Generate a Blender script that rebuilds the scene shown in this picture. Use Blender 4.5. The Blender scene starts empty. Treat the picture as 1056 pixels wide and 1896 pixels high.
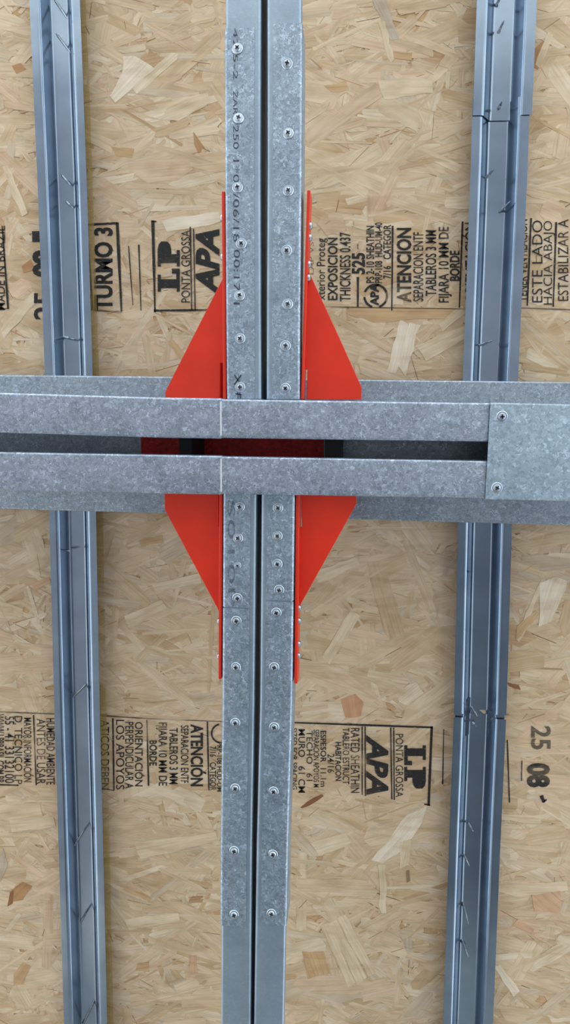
import bpy, math, random
import numpy as np
from mathutils import Vector, Matrix

random.seed(7)
rng = np.random.default_rng(11)
scene = bpy.context.scene
COL = scene.collection

# ------------------------------------------------------------------ camera
# World: z up, the deck is a horizontal plane; x runs along the cross beam,
# y along the chords.  The camera looks up at the deck, a little tilted.
F = 1420.0; CX, CY = 528.0, 948.0
ZC = 1.55
nv = np.array([0.094, -0.1157, 1.0]); nv /= np.linalg.norm(nv)
yv = np.array([-0.042, 8.65, 1.0]); yv -= nv * yv.dot(nv); yv /= np.linalg.norm(yv)
xv = np.cross(yv, nv)
M = np.stack([xv, yv, nv])                # camera frame (x right, y down, z fwd) -> world
CAM = np.array([0.0, 0.0, ZC])
def P(px, py, D):
    """point at height D above the camera that the ray through a photo pixel meets"""
    r = M @ np.array([(px - CX) / F, (py - CY) / F, 1.0])
    return CAM + r * (D / r[2])
cam_d = bpy.data.cameras.new('camera'); cam = bpy.data.objects.new('camera', cam_d); COL.objects.link(cam)
cam_d.sensor_fit = 'VERTICAL'; cam_d.sensor_height = 36.0; cam_d.sensor_width = 36.0
cam_d.lens = F / 1896.0 * 36.0; cam_d.clip_start = 0.01
mw = Matrix.Identity(4)
for i in range(3):
    mw[i][0] = M[i][0]; mw[i][1] = -M[i][1]; mw[i][2] = -M[i][2]; mw[i][3] = CAM[i]
cam.matrix_world = mw
scene.camera = cam

# ------------------------------------------------------------------ sky, sun, exposure
world = bpy.data.worlds.new('sky'); scene.world = world; world.use_nodes = True
bg = world.node_tree.nodes['Background']
bg.inputs['Color'].default_value = (0.72, 0.87, 1.0, 1)
bg.inputs['Strength'].default_value = 3.4
sun_d = bpy.data.lights.new('sun', 'SUN'); sun_d.energy = 8.0; sun_d.angle = 0.009; sun_d.color = (1.0, 0.95, 0.88)
sun = bpy.data.objects.new('sun', sun_d); COL.objects.link(sun)
sun.rotation_euler = Vector((0.45, 0.55, -0.75)).to_track_quat('-Z', 'Y').to_euler()
scene.view_settings.view_transform = 'Standard'; scene.view_settings.look = 'None'
scene.view_settings.gamma = 1.0; scene.view_settings.use_curve_mapping = False
scene.view_settings.exposure = 0.02

# ------------------------------------------------------------------ heights above the camera
D_OSB = 1.156; D_WING = 1.134; D_REAR = 1.088; D_CHORD = 0.945; D_GUS = 0.962
Z_BEAM = 0.93
def Dz(px, py, Z):                       # height above camera of a point at camera distance Z on that ray
    r = M @ np.array([(px - CX) / F, (py - CY) / F, 1.0])
    return r[2] * Z

# ------------------------------------------------------------------ material helpers
def lin(r, g, b):
    f = lambda c: (c / 255 / 12.92) if c / 255 <= 0.04045 else ((c / 255 + 0.055) / 1.055) ** 2.4
    return (f(r), f(g), f(b))
def newmat(name):
    m = bpy.data.materials.new(name); m.use_nodes = True
    nt = m.node_tree; b = nt.nodes['Principled BSDF']
    return m, nt, b
def N(nt, t, **kw):
    n = nt.nodes.new(t)
    for k, v in kw.items(): setattr(n, k, v)
    return n
def ramp(nt, fac, stops):
    r = N(nt, 'ShaderNodeValToRGB'); nt.links.new(fac, r.inputs[0])
    el = r.color_ramp.elements
    while len(el) < len(stops): el.new(0.5)
    for e, (p, c) in zip(el, stops):
        e.position = p; e.color = (*c, 1) if len(c) == 3 else c
    return r.outputs[0]

def galvanised(name, base, spangle=0.5, rough=0.42, metal=0.75, scale=1.0):
    m, nt, b = newmat(name)
    tc = N(nt, 'ShaderNodeNewGeometry').outputs['Position']
    no = N(nt, 'ShaderNodeTexNoise'); no.inputs['Scale'].default_value = 260 * scale; no.inputs['Detail'].default_value = 2
    nt.links.new(tc, no.inputs['Vector'])
    mx = N(nt, 'ShaderNodeMixRGB', blend_type='LINEAR_LIGHT'); mx.inputs[0].default_value = 0.006
    nt.links.new(tc, mx.inputs[1]); nt.links.new(no.outputs['Color'], mx.inputs[2])
    vo = N(nt, 'ShaderNodeTexVoronoi'); vo.inputs['Scale'].default_value = 330 * scale
    nt.links.new(mx.outputs[0], vo.inputs['Vector'])
    sep = N(nt, 'ShaderNodeSeparateColor'); nt.links.new(vo.outputs['Color'], sep.inputs[0])
    cloud = N(nt, 'ShaderNodeTexNoise'); cloud.inputs['Scale'].default_value = 22; cloud.inputs['Detail'].default_value = 3
    nt.links.new(tc, cloud.inputs['Vector'])
    lo = tuple(c * (1 - 0.30 * spangle) for c in base); hi = tuple(min(1, c * (1 + 0.26 * spangle)) for c in base)
    vhi = tuple(min(1, c * (1 + 0.75 * spangle)) for c in base)
    col = ramp(nt, sep.outputs[0], [(0.0, lo), (0.45, base), (0.85, hi), (1.0, vhi)])
    mul = N(nt, 'ShaderNodeMixRGB', blend_type='MULTIPLY'); mul.inputs[0].default_value = 1
    cr = ramp(nt, cloud.outputs[0], [(0.3, (0.86, 0.86, 0.87)), (0.7, (1.06, 1.05, 1.04))])
    nt.links.new(col, mul.inputs[1]); nt.links.new(cr, mul.inputs[2])
    nt.links.new(mul.outputs[0], b.inputs['Base Color'])
    rr = ramp(nt, sep.outputs[1], [(0, (rough - 0.08,) * 3), (1, (rough + 0.12,) * 3)])
    if spangle > 0.3: nt.links.new(rr, b.inputs['Roughness'])
    else: b.inputs['Roughness'].default_value = rough
    b.inputs['Metallic'].default_value = metal
    bump = N(nt, 'ShaderNodeBump'); bump.inputs['Strength'].default_value = 0.10 * spangle; bump.inputs['Distance'].default_value = 0.001
    if spangle > 0.3:
        nt.links.new(sep.outputs[2], bump.inputs['Height']); nt.links.new(bump.outputs[0], b.inputs['Normal'])
    return m
def plain(name, col, rough=0.5, metal=0.0, noise=0.0, nscale=60, coat=0.0):
    m, nt, b = newmat(name)
    b.inputs['Roughness'].default_value = rough; b.inputs['Metallic'].default_value = metal
    no = N(nt, 'ShaderNodeTexNoise'); no.inputs['Scale'].default_value = nscale; no.inputs['Detail'].default_value = 3
    nt.links.new(N(nt, 'ShaderNodeNewGeometry').outputs['Position'], no.inputs['Vector'])
    c = ramp(nt, no.outputs[0], [(0.3, tuple(x * (1 - noise) for x in col)), (0.7, tuple(min(1, x * (1 + noise)) for x in col))])
    nt.links.new(c, b.inputs['Base Color'])
    if coat: b.inputs['Coat Weight'].default_value = coat
    return m

GALV = galvanised('galvanised_steel', (0.34, 0.42, 0.51), 0.85, scale=1.1)
GALV_B = galvanised('galvanised_steel_beam', (0.39, 0.45, 0.55), 0.85, 0.34, scale=1.1)
GALV_C = galvanised('galvanised_steel_cover', (0.37, 0.47, 0.56), 0.65, 0.40, scale=0.95)
GALV_R = galvanised('galvanised_steel_rear', (0.36, 0.42, 0.49), 0.8, 0.36, scale=1.15)
GALV_H = galvanised('galvanised_steel_hat', (0.31, 0.39, 0.49), 0.05, 0.18, 0.92)
GALV_S = galvanised('galvanised_steel_stud', (0.36, 0.45, 0.55), 0.15, 0.40)
SCREW = plain('zinc_screw', (0.55, 0.62, 0.69), 0.30, 0.95, 0.08, 300)
DARK = plain('recess_shade', (0.012, 0.014, 0.018), 0.6)  # near-black: shade of slot bars and screw recesses as colour
EDGE = plain('bare_cut_edge', (0.85, 0.88, 0.92), 0.35, 0.5)
REFL_RED = galvanised('red_reflection_tint', lin(206, 40, 36), 1.0, 0.40, 0.3)  # colour of the red reflection painted inside the slot
RED = plain('red_paint', lin(216, 42, 8), 0.42, 0.0, 0.06, 25, 0.08)
MARK = plain('black_marker', (0.02, 0.03, 0.06), 0.6)

def ink_mat(name, col, cover):
    m, nt, b = newmat(name)
    out = nt.nodes['Material Output']
    b.inputs['Base Color'].default_value = (*col, 1); b.inputs['Roughness'].default_value = 0.75
    pos = N(nt, 'ShaderNodeNewGeometry').outputs['Position']
    a = N(nt, 'ShaderNodeTexNoise'); a.inputs['Scale'].default_value = 14; a.inputs['Detail'].default_value = 2
    mp = N(nt, 'ShaderNodeMapping'); mp.inputs['Scale'].default_value = (0.35, 1.6, 1)
    c = N(nt, 'ShaderNodeTexNoise'); c.inputs['Scale'].default_value = 420; c.inputs['Detail'].default_value = 3
    nt.links.new(pos, a.inputs['Vector']); nt.links.new(pos, mp.inputs[0]); nt.links.new(mp.outputs[0], c.inputs['Vector'])
    fa = ramp(nt, a.outputs[0], [(0.30, (cover - 0.45,) * 3), (0.44, (cover,) * 3)])
    fc = ramp(nt, c.outputs[0], [(0.28, (0.45,) * 3), (0.42, (1.0,) * 3)])
    mul = N(nt, 'ShaderNodeMath', operation='MULTIPLY'); nt.links.new(fa, mul.inputs[0]); nt.links.new(fc, mul.inputs[1])
    tr = N(nt, 'ShaderNodeBsdfTransparent'); ms = N(nt, 'ShaderNodeMixShader')
    nt.links.new(mul.outputs[0], ms.inputs[0]); nt.links.new(tr.outputs[0], ms.inputs[1]); nt.links.new(b.outputs[0], ms.inputs[2])
    nt.links.new(ms.outputs[0], out.inputs[0])
    return m
INK = ink_mat('black_print', (0.012, 0.011, 0.011), 0.98)
INK_F = ink_mat('faint_print', (0.03, 0.025, 0.02), 0.62)
INK_FF = ink_mat('ghost_print', (0.05, 0.06, 0.08), 0.38)
INK_M = ink_mat('inkjet_print', (0.04, 0.05, 0.08), 0.85)

def osb_mat():
    m, nt, b = newmat('osb_strands')
    at = N(nt, 'ShaderNodeAttribute', attribute_name='col')
    uv = N(nt, 'ShaderNodeAttribute', attribute_name='grain')
    mp = N(nt, 'ShaderNodeMapping'); mp.inputs['Scale'].default_value = (10, 330, 1)
    nt.links.new(uv.outputs['Vector'], mp.inputs[0])
    n1 = N(nt, 'ShaderNodeTexNoise'); n1.inputs['Scale'].default_value = 1; n1.inputs['Detail'].default_value = 4; n1.inputs['Roughness'].default_value = 0.65
    nt.links.new(mp.outputs[0], n1.inputs['Vector'])
    mp2 = N(nt, 'ShaderNodeMapping'); mp2.inputs['Scale'].default_value = (22, 60, 1)
    nt.links.new(uv.outputs['Vector'], mp2.inputs[0])
    n2 = N(nt, 'ShaderNodeTexNoise'); n2.inputs['Scale'].default_value = 1; n2.inputs['Detail'].default_value = 3
    nt.links.new(mp2.outputs[0], n2.inputs['Vector'])
    g = ramp(nt, n1.outputs[0], [(0.26, (0.70, 0.64, 0.56)), (0.5, (0.97, 0.96, 0.95)), (0.75, (1.08, 1.08, 1.08))])
    g2 = ramp(nt, n2.outputs[0], [(0.3, (0.84, 0.80, 0.74)), (0.6, (1.03, 1.03, 1.04))])
    a = N(nt, 'ShaderNodeMixRGB', blend_type='MULTIPLY'); a.inputs[0].default_value = 0.75
    c = N(nt, 'ShaderNodeMixRGB', blend_type='MULTIPLY'); c.inputs[0].default_value = 0.9
    nt.links.new(at.outputs['Color'], a.inputs[1]); nt.links.new(g, a.inputs[2])
    nt.links.new(a.outputs[0], c.inputs[1]); nt.links.new(g2, c.inputs[2])
    pos = N(nt, 'ShaderNodeNewGeometry').outputs['Position']
    mp3 = N(nt, 'ShaderNodeMapping'); mp3.inputs['Scale'].default_value = (9, 34, 1); nt.links.new(pos, mp3.inputs[0])
    n3 = N(nt, 'ShaderNodeTexNoise'); n3.inputs['Scale'].default_value = 1; n3.inputs['Detail'].default_value = 5; n3.inputs['Distortion'].default_value = 1.2
    nt.links.new(mp3.outputs[0], n3.inputs['Vector'])
    g3 = ramp(nt, n3.outputs[0], [(0.32, (0.86, 0.81, 0.74)), (0.5, (1, 1, 1)), (0.7, (1.06, 1.07, 1.09))])
    d3 = N(nt, 'ShaderNodeMixRGB', blend_type='MULTIPLY'); d3.inputs[0].default_value = 0.9
    nt.links.new(c.outputs[0], d3.inputs[1]); nt.links.new(g3, d3.inputs[2])
    nt.links.new(d3.outputs[0], b.inputs['Base Color'])
    b.inputs['Roughness'].default_value = 0.62
    bump = N(nt, 'ShaderNodeBump'); bump.inputs['Strength'].default_value = 0.35; bump.inputs['Distance'].default_value = 0.0006
    nt.links.new(n1.outputs[0], bump.inputs['Height']); nt.links.new(bump.outputs[0], b.inputs['Normal'])
    return m
OSB = osb_mat()
OSB_CORE = plain('osb_core', lin(196, 160, 116), 0.7, 0, 0.15, 90)
FLOORM = plain('concrete', (0.12, 0.12, 0.125), 0.8, 0, 0.12, 3)
GROUNDM = plain('pale_ground', (0.36, 0.35, 0.33), 0.9, 0, 0.12, 2)
WALLM = plain('shade_wall_board', lin(150, 146, 140), 0.8, 0, 0.1, 8)
MEMB = plain('roof_membrane', (0.2, 0.2, 0.2), 0.8)

# ------------------------------------------------------------------ object helpers
ORG = {}
def link(o, parent=None, origin=None):
    COL.objects.link(o)
    origin = np.array(origin if origin is not None else (0, 0, 0), float)
    ORG[o] = origin
    if parent is not None:
        o.parent = parent; o.location = origin - ORG[parent]
    else: o.location = origin
    return o
def tag(o, label=None, cat=None, group=None, kind=None):
    if label: o['label'] = label
    if cat: o['category'] = cat
    if group: o['group'] = group
    if kind: o['kind'] = kind
    return o
def empty(name, origin):
    o = bpy.data.objects.new(name, None); o.empty_display_size = 0.05
    return link(o, None, origin)
def mesh_obj(name, verts, faces, mat, parent=None, sharp=None, origin=None):
    v = np.array(verts, float)
    org = np.array(origin, float) if origin is not None else (v.min(0) + v.max(0)) / 2
    me = bpy.data.meshes.new(name); me.from_pydata((v - org).tolist(), [], faces); me.update()
    if sharp:
        me.polygons.foreach_set('use_smooth', [True] * len(me.polygons)); me.set_sharp_from_angle(angle=math.radians(sharp))
    me.materials.append(mat)
    return link(bpy.data.objects.new(name, me), parent, org)
def box_vf(lo, hi):
    x0, y0, z0 = lo; x1, y1, z1 = hi
    v = [(x0,y0,z0),(x1,y0,z0),(x1,y1,z0),(x0,y1,z0),(x0,y0,z1),(x1,y0,z1),(x1,y1,z1),(x0,y1,z1)]
    f = [(0,3,2,1),(4,5,6,7),(0,1,5,4),(1,2,6,5),(2,3,7,6),(3,0,4,7)]
    return v, f
def fillet(pts, r, seg=6):
    pts = [np.array(p, float) for p in pts]; out = [pts[0]]
    for i in range(1, len(pts) - 1):
        a, p, b = pts[i-1], pts[i], pts[i+1]
        da, db = (a - p), (b - p); la, lb = np.linalg.norm(da), np.linalg.norm(db); da /= la; db /= lb
        ang = math.acos(max(-1, min(1, da.dot(db)))); t = min(r / math.tan(ang / 2), la * .45, lb * .45)
        s, e = p + da * t, p + db * t
        for k in range(seg + 1):
            u = k / seg; out.append((1-u)**2 * s + 2*u*(1-u) * p + u*u * e)
    out.append(pts[-1]); return out
def sheet(profile, stations, t=0.0012, side=1, r=0.003, deep=None):
    """thin folded sheet: profile (u across, w up) swept through stations [(centre, across unit vector)]"""
    pr = fillet(profile, r); n = len(pr); off = []
    for i in range(n):
        ds = []
        if i > 0: d = pr[i] - pr[i-1]; ds.append(d / np.linalg.norm(d))
        if i < n - 1: d = pr[i+1] - pr[i]; ds.append(d / np.linalg.norm(d))
        d = sum(ds); d = d / np.linalg.norm(d)
        k = 1 / max(0.4, d.dot(ds[0]))
        off.append(pr[i] + side * t * k * np.array([-d[1], d[0]]))
    loop = pr + off[::-1]; m = len(loop); v = []; f = []
    for c, lat in stations:
        for u, w in loop:
            if deep and w > 0.05: w = deep - c[2]
            v.append(c + lat * u + np.array([0, 0, w]))
    for s in range(len(stations) - 1):
        for i in range(m):
            j = (i + 1) % m; f.append((s*m+i, s*m+j, (s+1)*m+j, (s+1)*m+i))
    for s, fl in ((0, 0), (len(stations) - 1, 1)):
        for i in range(n - 1):
            q = (s*m+i, s*m+i+1, s*m+m-2-i, s*m+m-1-i); f.append(q if fl else q[::-1])
    return v, f
def stations_px(edges, D):
    """edges: [(pixel of one edge, pixel of the other edge)]; D height or list -> stations and mean width"""
    st = []; ws = []
    for i, (a, b) in enumerate(edges):
        d = D[i] if isinstance(D, (list, tuple)) else D
        A, B = P(*a, d), P(*b, d); ws.append(np.linalg.norm(B - A)); st.append(((A + B) / 2, B - A))
    path = [s[0] for s in st]; out = []
    for i, (c, l) in enumerate(st):
        d = path[min(i+1, len(path)-1)] - path[max(i-1, 0)]; d[2] = 0; d /= np.linalg.norm(d)
        lat = np.array([-d[1], d[0], 0.0]); lat = lat if lat.dot(l) > 0 else -lat
        out.append((c, lat))
    return out, float(np.mean(ws))
def cut(st, y0, y1, ax=1):
    """part of a station path between two world coordinates along an axis"""
    def at(y):
        for (a, la), (b, lb) in zip(st[:-1], st[1:]):
            if min(a[ax], b[ax]) - 1e-9 <= y <= max(a[ax], b[ax]) + 1e-9 or (b is st[-1][0]) or (a is st[0][0] and (y - a[ax]) * (b[ax] - a[ax]) < 0):
                k = (y - a[ax]) / (b[ax] - a[ax]); l = la + (lb - la) * k; return a + (b - a) * k, l / np.linalg.norm(l)
    s = 1 if st[-1][0][ax] > st[0][0][ax] else -1
    mid = [q for q in st if min(y0, y1) + 1e-4 < q[0][ax] < max(y0, y1) - 1e-4]
    return [at(y0)] + (mid if (y1 - y0) * s > 0 else mid[::-1]) + [at(y1)]
def shift(st, dw): return [(c + np.array([0, 0, dw]), l) for c, l in st]
def extend(st, e0, e1):
    st = list(st); (a, la), (b, lb) = st[0], st[1]; d = (a - b) / np.linalg.norm(a - b); st[0] = (a + d * e0, la)
    (a, la), (b, lb) = st[-1], st[-2]; d = (a - b) / np.linalg.norm(a - b); st[-1] = (a + d * e1, la)
    return st

# ------------------------------------------------------------------ structure
ZO = ZC + D_OSB
v, f = box_vf((-2.6, -1.7, -0.1), (1.7, 2.7, 0)); tag(mesh_obj('floor', v, f, FLOORM), 'grey concrete floor slab under the roof', 'floor', kind='structure')
v, f = box_vf((-14, -14, -0.3), (14, 14, -0.1)); tag(mesh_obj('ground', v, f, GROUNDM), 'pale sunlit ground around the open building', 'ground', kind='structure')
v, f = box_vf((-2.6, 2.6, 0), (1.7, 2.7, ZO)); tag(mesh_obj('shade_wall_front', v, f, WALLM), 'unseen board wall added to shade the lower end', 'wall', kind='structure')  # out-of-view wall, added to dim the deck towards this end
v, f = box_vf((-2.6, -1.7, ZO + 0.0115), (1.7, 2.7, ZO + 0.03))
ceiling = tag(mesh_obj('ceiling', v, f, MEMB), 'roof deck of raw oriented strand board sheets', 'ceiling', kind='structure')

seam_y = P(500, 830, D_OSB)[1]
panels = []
for (y0, y1) in ((-1.7, seam_y - 0.0015), (seam_y + 0.0015, 2.7)):
    v, f = box_vf((-2.6, y0, ZO), (1.7, y1, ZO + 0.011))
    panels.append(mesh_obj('osb_panel', v, f, OSB_CORE, ceiling))
panels[0]['label'] = 'strand board sheet with stamp reading upwards'
panels[1]['label'] = 'strand board sheet with stamp reading downwards'

# strands pressed into the face of each sheet
MEAN = np.array(lin(214, 189, 157))
PAL = [(lin(216, 191, 159), 30), (lin(220, 198, 168), 24), (lin(208, 181, 146), 22), (lin(217, 187, 158), 16), (lin(226, 208, 182), 10),
       (lin(200, 169, 130), 8), (lin(184, 148, 106), 1.6), (lin(206, 188, 164), 8)]
pc = np.array([p[0] for p in PAL]); pw = np.array([p[1] for p in PAL], float); pw /= pw.sum()
def strand_layer(panel, y0, y1, x0, x1, n):
    V = []; Fc = []; C = []; G = []
    zi = np.linspace(0.0002, 0.0010, n)
    for k in range(n):
        sliver = random.random() < 0.24
        if sliver:
            L = random.uniform(0.008, 0.045); W = random.uniform(0.0005, 0.0014); col = np.array(random.choice([lin(172, 132, 90), lin(160, 118, 76), lin(190, 154, 114), lin(140, 104, 72), lin(228, 210, 184), lin(226, 206, 176), lin(186, 150, 112)]))
        else:
            L = random.choice([random.uniform(0.05, 0.15), random.uniform(0.03, 0.09)]); W = random.uniform(0.003, 0.012) if random.random() < 0.62 else random.uniform(0.012, 0.034)
            c0 = pc[rng.choice(len(PAL), p=pw)]; col = (MEAN + (c0 - MEAN) * 0.75) * random.uniform(0.96, 1.04)
        ang = random.gauss(0, 0.42) if random.random() < 0.72 else random.uniform(-1.57, 1.57)
        cx, cy = random.uniform(x0, x1), random.uniform(y0, y1)
        ca, sa = math.cos(ang), math.sin(ang); tx, ty = random.gauss(0, 0.0012), random.gauss(0, 0.008)
        h, w = L / 2, W / 2; e = min(h * 0.6, w * random.uniform(0.3, 2.2))
        sk = random.uniform(-0.8, 0.8) * w
        loc = [(-h + random.uniform(0, e), -w), (-h * .3, -w * random.uniform(.82, 1.08)), (h * .35, -w * random.uniform(.82, 1.08)), (h - random.uniform(0, e), -w * random.uniform(.5, 1)),
               (h + sk * .4, w * random.uniform(-.2, .5)), (h - random.uniform(0, e), w), (h * .2, w * random.uniform(.82, 1.08)), (-h * .4, w * random.uniform(.82, 1.08)), (-h + random.uniform(0, e), w * random.uniform(.5, 1)), (-h - sk * .3, w * random.uniform(-.5, .3))]
        go = (random.uniform(0, 50), random.uniform(0, 5)); s = len(V)
        for (a, b) in loc:
            y = min(max(cy + a * sa + b * ca, y0), y1)
            V.append((cx + a * ca - b * sa, y, ZO - zi[k] + a * tx * .05 + b * ty * .3))
            C.append((*col, 1)); G.append((a + go[0], b + go[1], 0))
        Fc.append(tuple(range(s + 9, s - 1, -1)))
    o = mesh_obj('strand_layer', V, Fc, OSB, panel, origin=(0, (y0 + y1) / 2, ZO)); me = o.data
    ca_ = me.attributes.new('col', 'FLOAT_COLOR', 'POINT'); ca_.data.foreach_set('color', np.array(C, np.float32).ravel())
    ga = me.attributes.new('grain', 'FLOAT_VECTOR', 'POINT'); ga.data.foreach_set('vector', np.array(G, np.float32).ravel())
    return tag(o, kind='stuff')
strand_layer(panels[0], -1.6, seam_y - .002, -1.25, 1.25, 30000)
strand_layer(panels[1], seam_y + .002, 1.75, -1.25, 1.25, 32000)

def clockwise(pts):
    a = sum(p[0]*q[1] - q[0]*p[1] for p, q in zip(pts, pts[1:] + pts[:1]))
    return pts if a < 0 else pts[::-1]
_ns = [0]
def strand(poly, rgb):
    _ns[0] += 1; off = 0.00115 + 0.000006 * _ns[0]
    rag = []
    for (a, b) in zip(poly, poly[1:] + poly[:1]):
        a = np.array(a, float); b = np.array(b, float); d = b - a; L = np.linalg.norm(d); nn = np.array([-d[1], d[0]]) / L
        k = max(1, min(5, int(L / 14)))
        for i in range(k): rag.append(a + d * (i + random.uniform(-.2, .2) * (i > 0)) / k + nn * random.uniform(-1, 1) * min(2.2, L * .06))
    pts = clockwise([P(x, y, D_OSB) for x, y in rag]); n = len(pts)
    panel = panels[0] if np.mean([p[1] for p in pts]) < seam_y else panels[1]
    A = np.array(pts); c = A.mean(0); d = np.linalg.svd((A - c)[:, :2])[2][0]
    V = [(p[0], p[1], ZO - off) for p in pts] + [(p[0], p[1], ZO - 0.0001) for p in pts]
    Fc = [tuple(range(n)), tuple(range(2*n-1, n-1, -1))] + [(i, n+i, n+(i+1)%n, (i+1)%n) for i in range(n)]
    o = mesh_obj('strand', V, Fc, OSB, panel); me = o.data
    g0 = random.uniform(0, 40)
    G = [(((p - c)[0]*d[0] + (p - c)[1]*d[1]) + g0, (-(p - c)[0]*d[1] + (p - c)[1]*d[0]) + g0, 0) for p in pts] * 2
    me.attributes.new('col', 'FLOAT_COLOR', 'POINT').data.foreach_set('color', np.array([(*lin(*rgb), 1)] * (2*n), np.float32).ravel())
    me.attributes.new('grain', 'FLOAT_VECTOR', 'POINT').data.foreach_set('vector', np.array(G, np.float32).ravel())
    return o
PALE = (234, 219, 196); PALE2 = (224, 203, 173); BRN = (182, 138, 94); DBR = (144, 98, 62); PNK = (210, 172, 138); GRY = (194, 178, 158); TAN = (203, 169, 126)
for poly, rgb in [
    ([(228,105),(250,103),(287,127),(215,190),(203,178),(228,135)], PALE), ([(320,185),(385,172),(390,190),(330,225),(295,222)], PALE2),
    ([(5,310),(15,305),(52,395),(40,402)], PALE2), ([(358,244),(364,250),(378,272),(368,284),(360,268)], BRN), ([(205,272),(250,276),(245,292),(215,290)], TAN),
    ([(22,122),(38,118),(50,130),(30,138)], BRN), ([(741,593),(757,600),(745,650),(733,692),(715,688),(730,640)], PALE), ([(758,597),(777,602),(766,648),(750,698),(737,678),(748,640)], PALE),
    ([(728,94),(764,98),(762,111),(727,107)], TAN), ([(600,160),(640,150),(646,168),(615,172)], TAN), ([(690,0),(712,0),(740,72),(722,76)], GRY), ([(700,40),(712,40),(730,110),(722,118)], PALE2),
    ([(990,92),(1004,78),(1014,86),(996,130),(984,122)], BRN), ([(1015,60),(1024,66),(1000,128),(992,120)], PALE2), ([(700,150),(760,140),(800,150),(802,172),(710,185)], PALE2),
    ([(652,420),(760,408),(770,420),(690,430)], PALE2), ([(650,566),(850,572),(850,590),(690,596),(640,580)], TAN), ([(768,640),(870,600),(878,616),(790,668)], PALE2),
    ([(812,600),(856,566),(862,580),(820,614)], PALE2), ([(300,408),(406,392),(410,412),(310,430)], PALE), ([(40,492),(58,480),(66,498),(44,506)], BRN),
    ([(0,610),(62,540),(74,552),(8,628)], PALE2), ([(310,632),(320,628),(340,648),(350,672),(336,668)], TAN),
    ([(594,1714),(606,1708),(658,1818),(645,1828)], PALE2), ([(607,1710),(622,1702),(680,1808),(664,1822)], PALE2), ([(624,1698),(640,1692),(697,1798),(682,1808)], PALE2),
    ([(688,1592),(755,1508),(792,1490),(778,1528),(748,1570),(708,1598)], PALE), ([(740,1560),(760,1552),(756,1600),(742,1608)], PALE2),
    ([(15,1674),(20,1650),(42,1632),(60,1640),(42,1664)], BRN), ([(26,1802),(42,1782),(58,1788),(44,1822),(24,1824)], TAN), ([(15,1678),(19,1652),(27,1646),(24,1672)], DBR),
    ([(632,1296),(658,1284),(672,1300),(668,1326),(640,1328)], (204,156,118)), ([(596,1470),(600,1474),(560,1496),(556,1493)], DBR),
    ([(925,1505),(1005,1508),(1000,1525),(930,1518)], PALE2), ([(560,1762),(600,1760),(612,1800),(570,1812)], TAN), ([(985,1645),(1040,1650),(1036,1690),(990,1686)], PNK),
    ([(915,1790),(925,1786),(962,1834),(952,1844)], PALE), ([(748,1738),(760,1734),(764,1752),(754,1766)], GRY), ([(752,1612),(758,1610),(760,1630),(753,1634)], (150,126,100)),
    ([(955,1180),(962,1190),(990,1120),(1010,1078),(1000,1076)], PALE2), ([(956,1186),(958,1160),(992,1130),(1000,1138)], TAN), ([(1000,1080),(1030,1066),(1052,1076),(1020,1150),(998,1160)], PALE),
    ([(940,1262),(962,1270),(964,1278),(944,1270)], DBR), ([(280,1080),(370,1060),(374,1078),(290,1100)], PALE2), ([(230,1140),(300,1110),(310,1126),(240,1162)], PALE2),
    ([(596,1215),(650,1130),(668,1140),(610,1230)], PALE2), ([(580,1060),(660,1030),(668,1046),(590,1080)], PALE2), ([(258,1000),(300,990),(302,1004),(262,1012)], TAN),
    ([(60,1080),(92,1068),(94,1078),(66,1094)], PNK), ([(5,1570),(14,1600),(0,1632),(0,1590)], GRY), ([(232,1640),(280,1662),(278,1668),(228,1646)], TAN),
    ([(255,1782),(275,1780),(277,1798),(252,1796)], TAN), ([(350,1770),(362,1768),(366,1800),(352,1806)], PNK), ([(700,1600),(714,1600),(716,1690),(704,1690)], PALE2),
    ([(880,1640),(1050,1630),(1052,1648),(960,1660)], PALE2), ([(960,1700),(990,1720),(984,1730),(950,1712)], PNK), ([(575,1560),(640,1540),(650,1560),(590,1584)], PALE2),
    ([(230,1700),(330,1690),(334,1704),(240,1722)], PALE2), ([(250,1560),(400,1540),(404,1556),(260,1590)], PALE2), ([(18,1520),(100,1512),(104,1530),(24,1540)], PALE2)]:
    strand(poly, rgb)

# ------------------------------------------------------------------ print on the sheets
_tmp = bpy.data.curves.new('t', 'FONT'); _to = bpy.data.objects.new('t', _tmp); COL.objects.link(_to)
def glyphs(s, bold=0.0, shear=0.0):
    _tmp.body = s; _tmp.offset = bold; _tmp.shear = shear; _tmp.size = 1.0; _tmp.resolution_u = 3; _tmp.fill_mode = 'FRONT' if hasattr(_tmp, 'fill_mode') else _tmp.fill_mode
    bpy.context.view_layer.update()
    me = _to.evaluated_get(bpy.context.evaluated_depsgraph_get()).to_mesh()
    V = [(q.co.x, q.co.y) for q in me.vertices]; Fc = [tuple(p.vertices) for p in me.polygons]
    _to.evaluated_get(bpy.context.evaluated_depsgraph_get()).to_mesh_clear()
    return V, Fc
_h, _ = glyphs('H'); CAP = max(p[1] for p in _h)
D_INK = D_OSB - 0.0017
def place_glyphs(V, Fc, rect, orient, name, mat, parent, D, umin, umax, cap, label=None):
    x0, x1, y0, y1 = rect; W = []
    for (u, w) in V:
        a = (u - umin) / (umax - umin); c = w / cap
        if orient == 'up': px, py = x1 + (x0 - x1) * c, y1 + (y0 - y1) * a
        else: px, py = x0 + (x1 - x0) * c, y0 + (y1 - y0) * a
        W.append(P(px, py, D))
    fs = [q[::-1] for q in Fc]
    o = mesh_obj(name, W, fs, mat, parent)
    if label: o['label'] = label
    return o
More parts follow.
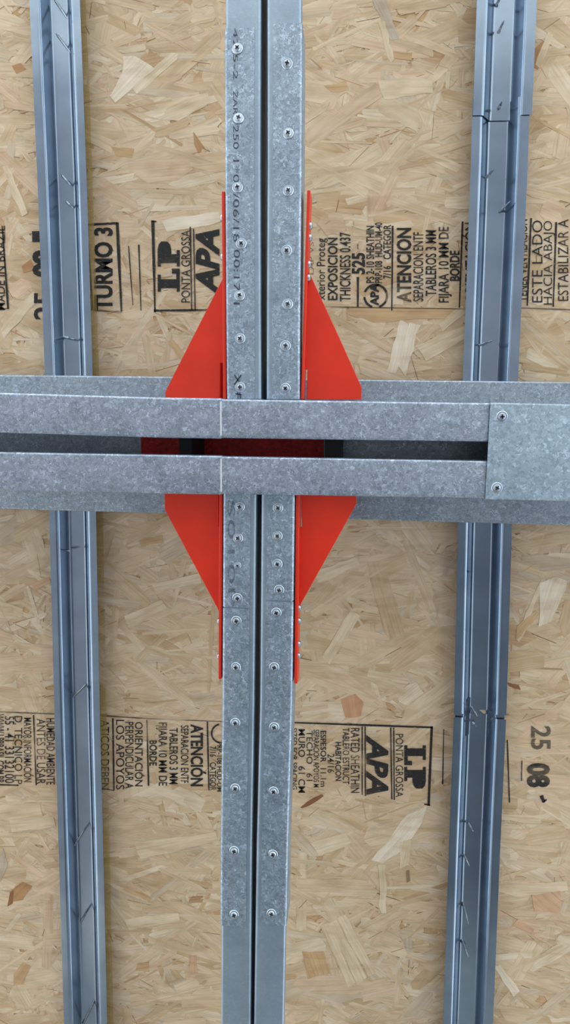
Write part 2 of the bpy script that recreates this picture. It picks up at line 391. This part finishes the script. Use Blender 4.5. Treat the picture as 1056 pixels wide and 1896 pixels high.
def text(s, rect, orient, bold=0.012, mat=None, shear=0.0, parent=None, D=None, name='printed_text'):
    V, Fc = glyphs(s, bold, shear)
    us = [p[0] for p in V]
    p = parent or (panels[0] if orient == 'up' else panels[1])
    return place_glyphs(V, Fc, rect, orient, name, mat or INK, p, D or D_INK, min(us), max(us), CAP)
def line(a, b, w0, w1=None, mat=None, parent=None, D=None, name='printed_line'):
    w1 = w1 or w0; a = np.array(a, float); b = np.array(b, float); d = (b - a) / np.linalg.norm(b - a); n = np.array([-d[1], d[0]])
    q = []
    k = 6; L = []; R = []
    for i in range(k + 1):
        c = a + (b - a) * i / k; w = (w0 + (w1 - w0) * i / k) * random.uniform(0.8, 1.15) / 2
        L.append(P(*(c + n * w), D or D_INK)); R.append(P(*(c - n * w), D or D_INK))
    V = L + R; Fc = [(i, i+1, k+2+i, k+1+i) for i in range(k)]
    p = parent or (panels[0] if a[1] < 830 else panels[1])
    return mesh_obj(name, V, Fc, mat or INK, p)
def slab_LP(rect, orient):
    L = [[(0,1),(.34,1),(.34,.86),(.25,.86),(.25,.16),(.36,.16),(.36,.36),(.46,.36),(.46,0),(0,0),(0,.14),(.07,.14),(.07,.86),(0,.86)]]
    V = []; Fc = []
    Lp = [(0,1),(.34,1),(.34,.86),(.25,.86),(.25,.16),(.36,.16),(.36,.36),(.46,.36),(.46,0),(0,0),(0,.14),(.07,.14),(.07,.86),(0,.86)]
    V += Lp; Fc.append(tuple(range(len(Lp)))[::-1])
    o = 0.5; s = len(V)
    Pp = [(o,1),(o+.34,1),(o+.44,.95),(o+.50,.84),(o+.50,.56),(o+.44,.44),(o+.34,.38),(o+.25,.38),(o+.25,.14),(o+.33,.14),(o+.33,0),(o,0),(o,.14),(o+.07,.14),(o+.07,.86),(o,.86)]
    V += Pp; Fc.append(tuple(range(s, len(V)))[::-1])
    return place_glyphs(V, Fc, rect, orient, 'printed_text', INK, panels[0] if orient == 'up' else panels[1], D_INK, 0, 1.0, 1.0)
def ring(c, r, w, a0, a1, mat, orient='up'):
    k = 20; V = []; Fc = []
    for i in range(k + 1):
        t = math.radians(a0 + (a1 - a0) * i / k)
        for rr in (r + w/2, r - w/2): V.append(P(c[0] + rr * math.cos(t), c[1] + rr * math.sin(t), D_INK))
    Fc = [(2*i, 2*i+1, 2*i+3, 2*i+2) for i in range(k)]
    return mesh_obj('printed_ring', V, Fc, mat, panels[0] if orient == 'up' else panels[1])
U = lambda s, x0, x1, y0, y1, b=0.012, **k: text(s, (x0, x1, y0, y1), 'up', b, **k)
Dn = lambda s, x0, x1, y0, y1, b=0.012, **k: text(s, (x0, x1, y0, y1), 'down', b, **k)
# upper sheet
U('TURMO 3', 176, 207, 421, 575, 0.035)
line((161,416),(218,413),4); line((217,412),(225,577),6,3.5); line((168,574),(226,578),3,4,INK_F); line((161,416),(171,573),4)
line((238,455),(246,565),2,1.6); line((257,453),(261,575),3,1.5)
line((283,408),(287,578),6,3.5); line((280,410),(290,410),3); line((285,575),(386,574),4,3.5)
slab_LP((292,333,447,540), 'up')
U('PONTA GROSSA', 336, 352, 426, 560, 0.002)
line((352.5,420),(355,575),2.6,2); line((358.5,424),(361.5,576),2.6,2)
U('APA', 365, 404, 424, 548, 0.045, shear=0.25)
U('LAP VS', 573, 581, 448, 508, 0.0, mat=INK_F)
U('xterior Proteg', 587, 602, 441, 556, 0.004)
U('EXPOSICION', 608, 625, 440, 556, 0.022); U('THICKNESS 0.437', 630, 649, 430, 558, 0.014)
U('525', 653, 675, 468, 508, 0.035); line((663,452),(663,461),2.5,2.5,INK_F); line((663,513),(663,568),4.5,3)
U('PS 2-10 SHEATHIN', 679, 693, 418, 524, 0.02); U('PRP-108  HUD-UM-40', 695, 708, 412, 524, 0.02); U('7/16   CATEGOR', 710.5, 724, 416, 516, 0.018)
ring((696,548), 21, 4, -160, -20, INK); ring((696,548), 21, 4, 30, 72, INK); ring((696,548), 21, 4, 108, 175, INK)
ring((696,548), 21, 4, -20, 30, INK_F)
U('APA', 687, 701, 525, 566, 0.045)
line((727.5,418),(726,575),4,2.5)
U('ATENCION', 736.5, 761, 422, 560, 0.03); U('SEPARACION ENTF', 766, 784, 430, 558, 0.008); U('TABLEROS 3 MM', 789, 808, 426, 548, 0.014)
U('FIJARA 10 MM DE', 813, 831, 420, 560, 0.012); U('BORDE', 834, 851, 464, 520, 0.03)
line((857,410),(851,570),3.5,2.5); line((600,568),(860,572),2.5,2,INK_F)
U('ORIENTACIÓN', 862, 880, 412, 560, 0.012); U('TENER VENTILACIÓN', 961, 977, 406, 558, 0.008)
line((984,404),(977,566),4,2.5); U('ESTE LADO', 986, 1005, 408, 560, -0.004); U('HACIA ABAJO', 1007, 1023, 409, 564, -0.006)
line((1030.5,411),(1025,568),4,2.5); U('ESTABILIZAR A', 1034, 1053, 406, 557, -0.002)
line((962,570),(1075,574),2.5,2.5,INK_F);
U('MADE IN BRAZIL', -7, 9, 418, 574, 0.004); line((4,418),(15,572),2.5,4); line((-10,575),(14,571),2.5,2.5,INK_F)
U('25', 64, 100, 541, 592, 0.02); U('08', 63, 98, 463, 513, 0.055); U('1', 62, 97, 428, 448, 0.05)
# lower sheet
Dn('WWW.LPBRASIL.COM.BR', -8, 7, 1322, 1450, 0.012); Dn('55 - 41 33132100', 9, 26, 1326, 1450, 0.008); Dn('D. TÉCNICO LP', 27, 41, 1326, 1452, 0.002)
Dn('MAYOR INFORMACIÓN', 44, 58, 1329, 1448, 0.006); line((62,1324),(67,1454),2.2); line((-5,1453),(34,1454),3); line((-5,1318),(102,1322),2.6,2.6,INK_F)
Dn('ANTES DE USAR', 68, 84, 1331, 1452, 0.0); Dn('HUMEDAD AMBIENTE', 86, 101, 1330, 1453, 0.008)
Dn('ATICOS DEBEN', 187, 202, 1333, 1462, 0.006); line((209,1330),(211,1463),3); line((190,1460),(212,1464),2); line((186,1325),(280,1331),3,2,INK_F)
Dn('LOS APOYOS', 215, 230, 1333, 1462, 0.002); Dn('PERPENDICULAR A', 232, 247, 1337, 1460, 0.006); Dn('ORIENTACIÓN', 250, 264, 1337, 1456, 0.008)
line((272,1333),(275,1455),2,3.2); Dn('BORDE', 277, 290, 1371, 1418, 0.022); Dn('FIJARA 10 MM DE', 294, 309, 1338, 1455, 0.008)
Dn('TABLEROS 3 MM', 314, 329, 1348, 1452, 0.012); Dn('SEPARACION ENTF', 335, 349, 1343, 1450, 0.008); Dn('ATENCIÓN', 354, 375, 1341, 1456, 0.03)
line((384,1336),(387,1464),3,2.5); line((278,1331),(412,1336),2.5,2,INK_F); Dn('7/16   CATEGOR', 389, 400, 1382, 1464, 0.014); Dn('PRP-108 HUD-UM', 402, 412, 1374, 1466, 0.012)
ring((409,1358), 17, 3, 100, 260, INK, 'down')
Dn('SIZED FOR SPACING', 541, 550, 1348, 1462, 0.008); Dn('MURO   61 CM', 553, 565, 1350, 1468, 0.006); Dn('TECHO   61', 568, 579, 1353, 1446, 0.002)
Dn('SEPARACION APOYOS M', 581, 591, 1351, 1458, 0.008); Dn('ESPESOR  11.1m', 594, 604, 1353, 1457, 0.016); Dn('24/16', 607, 619, 1396, 1431, 0.008); Dn('HABITACION', 621.5, 632, 1374, 1446, 0.018)
Dn('TABLERO ESTRUCT', 635, 647, 1348, 1452, 0.008); Dn('RATED SHEATHIN', 650, 666, 1348, 1468, 0.004)
line((671,1345),(671,1472),2.4); line((676.5,1345),(677,1474),2.4); Dn('APA', 681, 717, 1361, 1472, 0.045, shear=0.25)
line((724,1347),(726,1480),2.4); line((729.5,1347),(730.5,1481),2.4); Dn('PONTA GROSSA', 733, 747, 1359, 1476, 0.0)
slab_LP((749,789,1380,1460), 'down')
line((545,1338),(802,1347),3.2,3.2); line((800,1345),(794,1492),5,4.5); line((786,1489),(797,1491),3)
line((822,1350),(820,1452),1.6,2.4); line((940,1370),(944,1486),2.4,2.2); line((967,1408),(966,1446),1.8)
Dn('25', 985, 1019, 1344, 1388, 0.025, mat=INK_F); Dn('08', 979, 1016, 1413, 1458, 0.05); line((1003,1473),(1008,1486),7,5); line((1008,1484),(1013,1480),4,2)

# ------------------------------------------------------------------ hat purlins
screw_n = 0
def lathe(prof, n=14, axis=1):
    V = []; Fc = []
    for (r, z) in prof:
        for i in range(n): V.append((r * math.cos(2*math.pi*i/n), r * math.sin(2*math.pi*i/n), z))
    for s in range(len(prof) - 1):
        for i in range(n):
            j = (i + 1) % n; Fc.append((s*n+i, s*n+j, (s+1)*n+j, (s+1)*n+i))
    Fc.append(tuple(range(n - 1, -1, -1))); Fc.append(tuple(range((len(prof)-1)*n, len(prof)*n)))
    return V, Fc
def raw_mesh(name, V, Fc, mat, sharp=40):
    me = bpy.data.meshes.new(name); me.from_pydata([tuple(map(float, q)) for q in V], [], Fc); me.update()
    me.polygons.foreach_set('use_smooth', [True] * len(me.polygons)); me.set_sharp_from_angle(angle=math.radians(sharp))
    me.materials.append(mat); return me
tipprof = [(0.0021, -0.004)]
for k in range(8): tipprof += [(0.0017, 0.0012*k), (0.0023, 0.0012*k + 0.0006)]
tipprof += [(0.0017, 0.0100), (0.0017, 0.0145), (0.0013, 0.016), (0.0002, 0.0185)]
TIPM = plain('dark_steel_tip', (0.30, 0.34, 0.38), 0.25, 0.95, 0.3, 500)
ROOF_TIP = raw_mesh('screw_tip', *lathe(tipprof, 10), TIPM)
def roof_screw(hat, a, b, L=0.02):
    A = P(*a, D_WING + 0.0195); B = P(*b, D_WING + 0.0195 - L); d = Vector(B - A)
    o = bpy.data.objects.new('screw_tip', ROOF_TIP); link(o, hat, A)
    o.rotation_mode = 'QUATERNION'; o.rotation_quaternion = d.to_track_quat('Z', 'Y'); s = d.length / 0.0185; o.scale = (0.85, 0.85, s)
def hat(edges, label, y0=None, y1=None, dw=0.0, ext=(0, 0), W=None):
    st, w = stations_px([((a, y), (b, y)) for y, a, b in edges], D_WING)
    st = extend(st, *ext); w = W or w; k = w / 0.070
    prof = [(-0.035*k, 0), (-0.0225*k, 0), (-0.0125*k, 0.020), (0.0125*k, 0.020), (0.0225*k, 0), (0.035*k, 0)]
    V, Fc = sheet(prof, shift(st, dw), 0.0009, 1, 0.007)
    return tag(mesh_obj('hat_purlin', V, Fc, GALV_H, None, 30), label, 'purlin', 'hat purlins under the deck')
hl = hat([(0,54.4,148),(350,71,160),(690,83,171.5),(945,90,178.5),(1330,101,185),(1560,108,191),(1896,119,198)],
    'unbroken steel hat purlin running along the left edge beside the TURMO stamp', ext=(0.5, 0.5))
for a, b in [((103,2),(127,38)), ((107,66),(131,98)), ((116,326),(131,343)), ((124,374),(136,386)), ((118,624),(138,628)), ((108,1018),(132,1020)), ((136,1290),(160,1266)), ((134,1572),(156,1536)), ((150,1706),(160,1690)), ((154,1896),(176,1850))]:
    roof_screw(hl, a, b)
HW = 0.0775
h1 = hat([(0,887,990),(200,880,981.5),(214,879,981)], 'upper right steel hat purlin lapping over the one below it', dw=-0.0022, ext=(0.5, 0), W=0.0795)
h2 = hat([(180,878,979),(280,875.6,976),(480,868,968),(690,860.5,957.5),(975,850.6,946.5),(1323,843.6,935.6)], 'middle right steel hat purlin passing behind the cross beam', ext=(0, 0), W=HW)
h3 = hat([(1330.5,843.6,934.7),(1560,834,925),(1896,824,910)], 'lower right steel hat purlin below the dark butt joint', ext=(0, 0.5), W=HW)
st_, _ = stations_px([((845, 1300), (937, 1300)), ((842, 1370), (934, 1370))], D_WING)
k_ = HW / 0.070
V, Fc = sheet([(-0.033*k_, 0), (-0.0215*k_, 0), (-0.0105*k_, 0.0165), (0.0105*k_, 0.0165), (0.0215*k_, 0), (0.033*k_, 0)], shift(st_, 0.0045), 0.0006, 1, 0.002)
mesh_obj('splice_plate', V, Fc, GALV_H, h3, 30)
for a, b in [((918,10),(930,-8)), ((922,62),(934,38)), ((924,200),(930,188))]: roof_screw(h1, a, b, 0.016)
for a, b in [((900,330),(916,312)), ((926,392),(946,372)), ((886,640),(914,630)), ((864,1060),(872,1058)), ((884,1326),(872,1306))]: roof_screw(h2, a, b)
for a, b in [((876,1338),(884,1346)), ((868,1524),(877,1540)), ((860,1584),(870,1604)), ((858,1672),(868,1712)), ((857,1742),(868,1774))]: roof_screw(h3, a, b, 0.015)

YEL = ink_mat('yellow_strip_tint', lin(206, 172, 84), 0.42)  # translucent yellow strip along the inner edge of the left purlin
for (ys, pn) in (((-60, 160, 350, 520, 690, 829.5), panels[0]), ((831, 945, 1130, 1330, 1560, 1750, 1960), panels[1])):
    xr = lambda y: float(np.interp(y, [-60, 0, 350, 690, 945, 1330, 1560, 1896, 1960], [144, 148, 160, 171.5, 178.5, 185, 191, 198, 200]))
    V = [P(xr(y) - 8, y, D_OSB - 0.0021) for y in ys] + [P(xr(y) + 12, y, D_OSB - 0.0021) for y in ys]; n = len(ys)
    for q in V: q[1] = min(q[1], seam_y - .002) if pn is panels[0] else max(q[1], seam_y + .002)
    mesh_obj('yellow_strip', V, [(i, i+1, n+i+1, n+i) for i in range(n - 1)], YEL, pn)

# ------------------------------------------------------------------ cross beam
def D_at(px, py): return Dz(px, py, Z_BEAM)
def beam_st(pts, ext=(0.45, 0.45)):
    e = [((x, a), (x, b)) for x, a, b in pts]
    st, w = stations_px(e, [D_at(x, 830) for x, a, b in pts]); return extend(st, *ext), w
UP = [(0,727.5,801),(300,737,809.5),(720,743.5,815.5),(905,745.5,818.5)]
LO = [(0,836,909.5),(300,843.5,912.5),(720,850.5,919.5),(905,853.5,923)]
bu, wu = beam_st(UP); bl, wl = beam_st(LO)
bx = P(410, 830, 0.92)[0]
def channel(st, w, web_first, label):
    h = w / 2
    prof = [(-h, 0.09), (-h, 0), (h, 0), (h, 0.014)] if web_first else [(-h, 0.014), (-h, 0), (h, 0), (h, 0.09)]
    V, Fc = sheet(prof, st, 0.0014, 1, 0.0035, ZC + D_REAR - 0.001)
    root = tag(mesh_obj('beam_channel', V, Fc, GALV_B, None, 30), label, 'beam channel', 'twin channels of the cross beam')
    k = h + 0.0008
    prof = [(-k, 0.086), (-k, -0.0009), (k, -0.0009), (k, 0.012)] if web_first else [(-k, 0.012), (-k, -0.0009), (k, -0.0009), (k, 0.086)]
    V, Fc = sheet(prof, cut(st, st[0][0][0] + 0.001, bx, 0), 0.0008, 1, 0.0035, ZC + D_REAR - 0.003)
    sl = mesh_obj('lapping_sleeve', V, Fc, GALV_B, root, 30)
    c, l = cut(st, st[0][0][0] + 0.001, bx, 0)[-1]
    v, f = box_vf((bx - 0.0014, c[1] - h + 0.003, c[2] - 0.0012), (bx + 0.0004, c[1] + h - 0.003, c[2] - 0.0002)); mesh_obj('cut_edge', v, f, EDGE, sl)
    return root
ch_u = channel(bu, wu, True, 'upper channel of the cross beam, above the dark slot')
ch_l = channel(bl, wl, False, 'lower channel of the cross beam, below the dark slot')
# cover track wrapped over both channels at the right
cst, cw = beam_st([(903,744.5,925),(1056,749,927.5)], (0, 0.42))
cst = shift(cst, -0.0035)
V, Fc = sheet([(-cw/2, 0.05), (-cw/2, 0), (cw/2, 0), (cw/2, 0.05)], cst, 0.0014, 1, 0.003)
cover = tag(mesh_obj('cover_track', V, Fc, GALV_C, None, 30), 'wide galvanised cover track with two screws closing the slot at right', 'cover track')
# rear stud laid flat on the purlins
rst, rw = stations_px([((0,694),(0,942.5)), ((320,698.6),(320,950)), ((665,703),(665,962)), ((1056,705),(1056,975))], D_REAR)
rst = extend(rst, 0.45, 0.45)
h = rw / 2
V, Fc = sheet([(-h, 0.045), (-h, 0), (h, 0), (h, 0.045)], rst, 0.0014, 1, 0.003)
tag(mesh_obj('rear_stud', V, Fc, GALV_R, None, 30), 'broad galvanised stud lying flat behind the cross beam', 'steel stud')
# bars added in the slot, the shade there put into their black colour
for (x0, x1, lab) in ((338, 361, 'black shade bar in the slot, left of the twin chords'), (603, 634, 'black shade bar in the slot, right of the twin chords')):
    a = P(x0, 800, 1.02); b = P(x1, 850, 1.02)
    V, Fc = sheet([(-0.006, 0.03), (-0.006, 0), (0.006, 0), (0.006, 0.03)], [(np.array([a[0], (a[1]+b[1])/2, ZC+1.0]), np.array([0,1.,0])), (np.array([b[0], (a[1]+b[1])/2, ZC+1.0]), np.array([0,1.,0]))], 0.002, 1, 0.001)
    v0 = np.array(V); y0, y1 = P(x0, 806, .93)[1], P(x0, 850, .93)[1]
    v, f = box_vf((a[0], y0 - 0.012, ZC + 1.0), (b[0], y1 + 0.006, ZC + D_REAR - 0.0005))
    tag(mesh_obj('slot_shade_bar', v, f, DARK), lab, 'spacer post', 'shade bars in the slot')  # added bar, shade of the slot put into its black colour

# ------------------------------------------------------------------ screws with a wafer head (shared meshes)
WAFER = raw_mesh('wafer_head', *lathe([(0.0064, 0), (0.0064, -0.0005), (0.0058, -0.0011), (0.0043, -0.0012), (0.0041, -0.0019), (0.0034, -0.0028), (0.0021, -0.0033), (0.0004, -0.0034)][::-1], 20), SCREW, 25)
def cross_mesh():
    V = []; Fc = []
    for ang in (0, math.pi/2):
        c, s = math.cos(ang), math.sin(ang); b = len(V)
        for (x, y, z) in box_vf((-0.0026, -0.0008, -0.0036), (0.0026, 0.0008, -0.0022))[0]: V.append((x*c - y*s, x*s + y*c, z))
        for q in box_vf((0,0,0),(1,1,1))[1]: Fc.append(tuple(b + i for i in q))
    return raw_mesh('recess_shade_cross', V, Fc, DARK, 20)
CROSS = cross_mesh()  # raised black cross, the shade of a recess put into its colour
def wafer_screw(parent, px, py, D, k=1.0):
    p = P(px, py, D)
    o = bpy.data.objects.new('screw', WAFER); link(o, parent, p); o.scale = (k, k, k)
    o.rotation_euler = (random.gauss(0, 0.05), random.gauss(0, 0.05), random.uniform(0, 1.57))
    c = bpy.data.objects.new('recess_shade_cross', CROSS); COL.objects.link(c); c.parent = o
for px, py in ((930,771),(920.5,903)): wafer_screw(cover, px, py, D_at(px, 830) - 0.0037, 1.05)

# ------------------------------------------------------------------ twin chords
y_up = P(488, 740, D_at(488, 830))[1]; y_lo = P(480, 916, D_at(480, 830))[1]
def chord(edges, inner_right, y_end, upper, label, sleeves, screws):
    st, w = stations_px([((a, y), (b, y)) for y, a, b in edges], D_CHORD)
    far = 0.45
    if upper: st = cut(extend(st, far, 0.05), extend(st, far, 0)[0][0][1], y_end - 0.0015)
    else: st = cut(extend(st, 0.05, far), y_end + 0.0015, extend(st, 0, far)[-1][0][1])
    c0 = st[-1][0] if upper else st[0][0]
    root = tag(empty('chord_stud', c0 + np.array([0, 0, 0.045])), label, 'steel stud', 'twin chord studs')
    h = w / 2 - 0.0012
    prof = [(-h, 0.014), (-h, 0.0012), (h, 0.0012), (h, 0.095)] if inner_right else [(-h, 0.095), (-h, 0.0012), (h, 0.0012), (h, 0.014)]
    V, Fc = sheet(prof, st, 0.0012, 1, 0.0045)
    mesh_obj('stud', V, Fc, GALV_S, root, 30)
    for (p0, p1) in sleeves:
        ya = P(490, p0, D_CHORD)[1] if p0 is not None else st[0][0][1]; yb = P(490, p1, D_CHORD)[1] if p1 is not None else st[-1][0][1]
        k = w / 2; fl = w * 0.80
        prof = [(-k, 0.053), (-k, 0), (-k + fl, 0)] if inner_right else [(k - fl, 0), (k, 0), (k, 0.053)]
        V, Fc = sheet(prof, cut(st, ya, yb), 0.0011, 1, 0.0045)
        mesh_obj('sleeve', V, Fc, GALV, root, 30)
    for px, py in screws: wafer_screw(root, px, py, D_CHORD - 0.0002, 0.72 if (px, py) == (440, 1047) else 1.0)
    return root, st
c_ul, _ = chord([(0,416,485),(300,415.5,485),(580,418,485.3),(740,419.5,486)], True, y_up, True, 'upper left chord stud with inkjet print running down it', [(50, None)],
    [(440,90),(442,219),(440,347),(447,451),(444,547),(445,627),(445,717)])
c_ur, _ = chord([(0,492,560.5),(300,492,559.5),(580,491,556.5),(740,491.5,555)], False, y_up, True, 'upper right chord stud, plain, beside the printed one', [(45, None)],
    [(532,118),(534,247),(534,353),(531,464),(533,563),(529,640),(529,719)])
c_ll, _ = chord([(918,413,477),(1300,410.5,473.5),(1565,408,468.5),(1896,407.5,465)], True, y_lo, False, 'lower left chord stud with ten screws in a row', [(None, 1126), (1128, 1720)],
    [(444,938),(441,996),(440,1047),(440,1107),(438,1149),(437,1235),(436,1338),(436,1459),(434,1575),(434,1693)])
c_lr, _ = chord([(918,482,546),(1300,477.5,543),(1565,473,533.5),(1896,469,526.5)], False, y_lo, False, 'lower right chord stud with a dark cut across its sleeve', [(None, 1111), (1113.5, 1712)],
    [(515,940),(514,992),(514,1044),(517,1092),(512,1134),(508,1235),(508,1346),(507,1465),(506,1581),(503,1691)])
# print on the upper left chord and marker strokes
DM = D_CHORD - 0.0004
def mtext(s, x0, x1, y0, y1, mat=INK_M, b=-0.004, par=c_ul): text(s, (x0, x1, y0, y1), 'down', b, mat, 0.0, par, DM, 'ink_marking')
mtext('42.5-2', 432, 440, 52, 147); mtext('ZAR', 432, 440, 168, 212); mtext('250', 432, 442, 232, 276); mtext('1*00/06/18', 432, 443, 296, 448); mtext('00:17', 433, 444, 462, 540); mtext('I', 433, 444, 560, 564)
line((434,694),(447,713),2,2,MARK,c_ul,DM,'marker_stroke'); line((447,694),(434,712),2,2,MARK,c_ul,DM,'marker_stroke')
line((436,729),(448,731),2,2,MARK,c_ul,DM,'marker_stroke'); line((440,722),(441,738),1.8,1.8,MARK,c_ul,DM,'marker_stroke'); line((444,724),(445,738),1.8,1.8,MARK,c_ul,DM,'marker_stroke')
mtext('S010P', 422, 435, 926, 1124, INK_FF, -0.006, c_ll)

# ------------------------------------------------------------------ red gusset brackets
SIDE = raw_mesh('pan_head', *lathe([(0.0044, 0), (0.0044, -0.0012), (0.0038, -0.0026), (0.0022, -0.0034), (0.0004, -0.0036)][::-1], 16), SCREW, 30)
def plate(poly, D, t, name, parent, notch=None):
    top = [P(x, y, D) for x, y in poly]; n = len(top)
    V = top + [q + np.array([0, 0, t]) for q in top]
    Fc = [tuple(range(n)), tuple(range(2*n-1, n-1, -1))] + [(i, n+i, n+(i+1)%n, (i+1)%n) for i in range(n)]
    o = mesh_obj(name, V, Fc, RED, parent)
    bv = o.modifiers.new('edge', 'BEVEL'); bv.width = 0.0007; bv.segments = 2; bv.limit_method = 'ANGLE'
    return o
def bracket(label, gus, leg, side, screws, back=None, upper=True, refl=None):
    # leg: (x_in_top, x_out_top, y_top, x_in_bot, x_out_bot, y_bot) pixels of its front edge
    xi0, xo0, y0, xi1, xo1, y1 = leg
    DL = D_CHORD + 0.004
    yw = y_up - 0.0015 if upper else y_lo + 0.0015
    q = [P(xi0, y0, DL), P(xo0, y0, DL), P(xo1, y1, DL), P(xi1, y1, DL)]
    for p in (q[2:] if upper else q[:2]): p[1] = yw
    root = tag(empty('gusset_bracket', (q[2] + q[3]) / 2 if upper else (q[0] + q[1]) / 2), label, 'bracket', 'red gusset brackets')
    q = clockwise(q); dep = np.array([0, 0, 0.034])
    V = q + [p + dep for p in q]; n = 4
    Fc = [(0,1,2,3), (7,6,5,4)] + [(i, n+i, n+(i+1)%n, (i+1)%n) for i in range(n)]
    o = mesh_obj('leg_plate', V, Fc, RED, root); bv = o.modifiers.new('edge', 'BEVEL'); bv.width = 0.0008; bv.segments = 2
    top = [P(x, y, D_GUS) for x, y in gus]
    for p in top:
        p[1] = min(p[1], yw) if upper else max(p[1], yw)
    top = clockwise(top); n = len(top); V = top + [p + np.array([0, 0, 0.004]) for p in top]
    Fc = [tuple(range(n)), tuple(range(2*n-1, n-1, -1))] + [(i, n+i, n+(i+1)%n, (i+1)%n) for i in range(n)]
    o = mesh_obj('gusset_plate', V, Fc, RED, root); bv = o.modifiers.new('edge', 'BEVEL'); bv.width = 0.0006; bv.segments = 2; bv.limit_method = 'ANGLE'
    if back:
        b = [P(x, y, D_GUS + 0.02) for x, y in back]
        for p in b: p[1] = min(p[1], yw) if upper else max(p[1], yw)
        b = clockwise(b); V = b + [p + np.array([0, 0, 0.003]) for p in b]; n = 4
        mesh_obj('backing_strip', V, [(0,1,2,3), (7,6,5,4)] + [(i, n+i, n+(i+1)%n, (i+1)%n) for i in range(n)], RED, root)
    if refl:                                # added red strip imitating a red reflection on the rear stud
        xa, xb = P(refl[0], 822, D_REAR)[0], P(refl[1], 822, D_REAR)[0]; ya, yb = P(450, 790, D_REAR)[1], P(450, 862, D_REAR)[1]
        v, f = box_vf((xa, ya, ZC + D_REAR - 0.0022), (xb, yb, ZC + D_REAR - 0.0002)); mesh_obj('red_reflection_strip', v, f, REFL_RED, root)
    for sy in screws:
        k = (sy - y0) / (y1 - y0); xo = xo0 + (xo1 - xo0) * k
        p = P(xo, sy, DL + 0.001); p[2] += 0.009
        s = bpy.data.objects.new('screw', SIDE); link(s, root, p); s.rotation_euler = (0, -side * math.pi/2, 0)
    return root
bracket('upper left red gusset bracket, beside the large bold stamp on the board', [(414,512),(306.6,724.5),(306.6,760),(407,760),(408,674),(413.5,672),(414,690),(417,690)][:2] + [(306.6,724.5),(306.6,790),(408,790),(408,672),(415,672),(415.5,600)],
    (416.5,410.5,354,419.5,413.5,745), -1, (400, 473), back=[(404,660),(418,660),(418,790),(404,790)], refl=(262, 336))
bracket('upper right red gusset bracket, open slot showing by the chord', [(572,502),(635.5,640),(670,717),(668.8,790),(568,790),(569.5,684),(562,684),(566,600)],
    (569,575,352,557,562,745), 1, (415, 437, 487, 512), refl=(363, 600))
bracket('lower left red gusset bracket, below the cross beam', [(304.6,880),(304.6,943),(405,1131),(409,1060),(412,976),(405,976),(405,880)],
    (412.5,406,918,410,404.4,1258), -1, (1153, 1219), back=[(402,880),(415,880),(415,985),(402,985)], upper=False)
bracket('lower right red gusset bracket, below the cross beam', [(660.5,880),(660.7,932.5),(555,1123),(551,1060),(553.5,977),(559.5,976),(558.5,880)],
    (548,555,918,545,551,1266), 1, (1129, 1153, 1196, 1218), upper=False)

bpy.data.objects.remove(_to, do_unlink=True); bpy.data.curves.remove(_tmp)
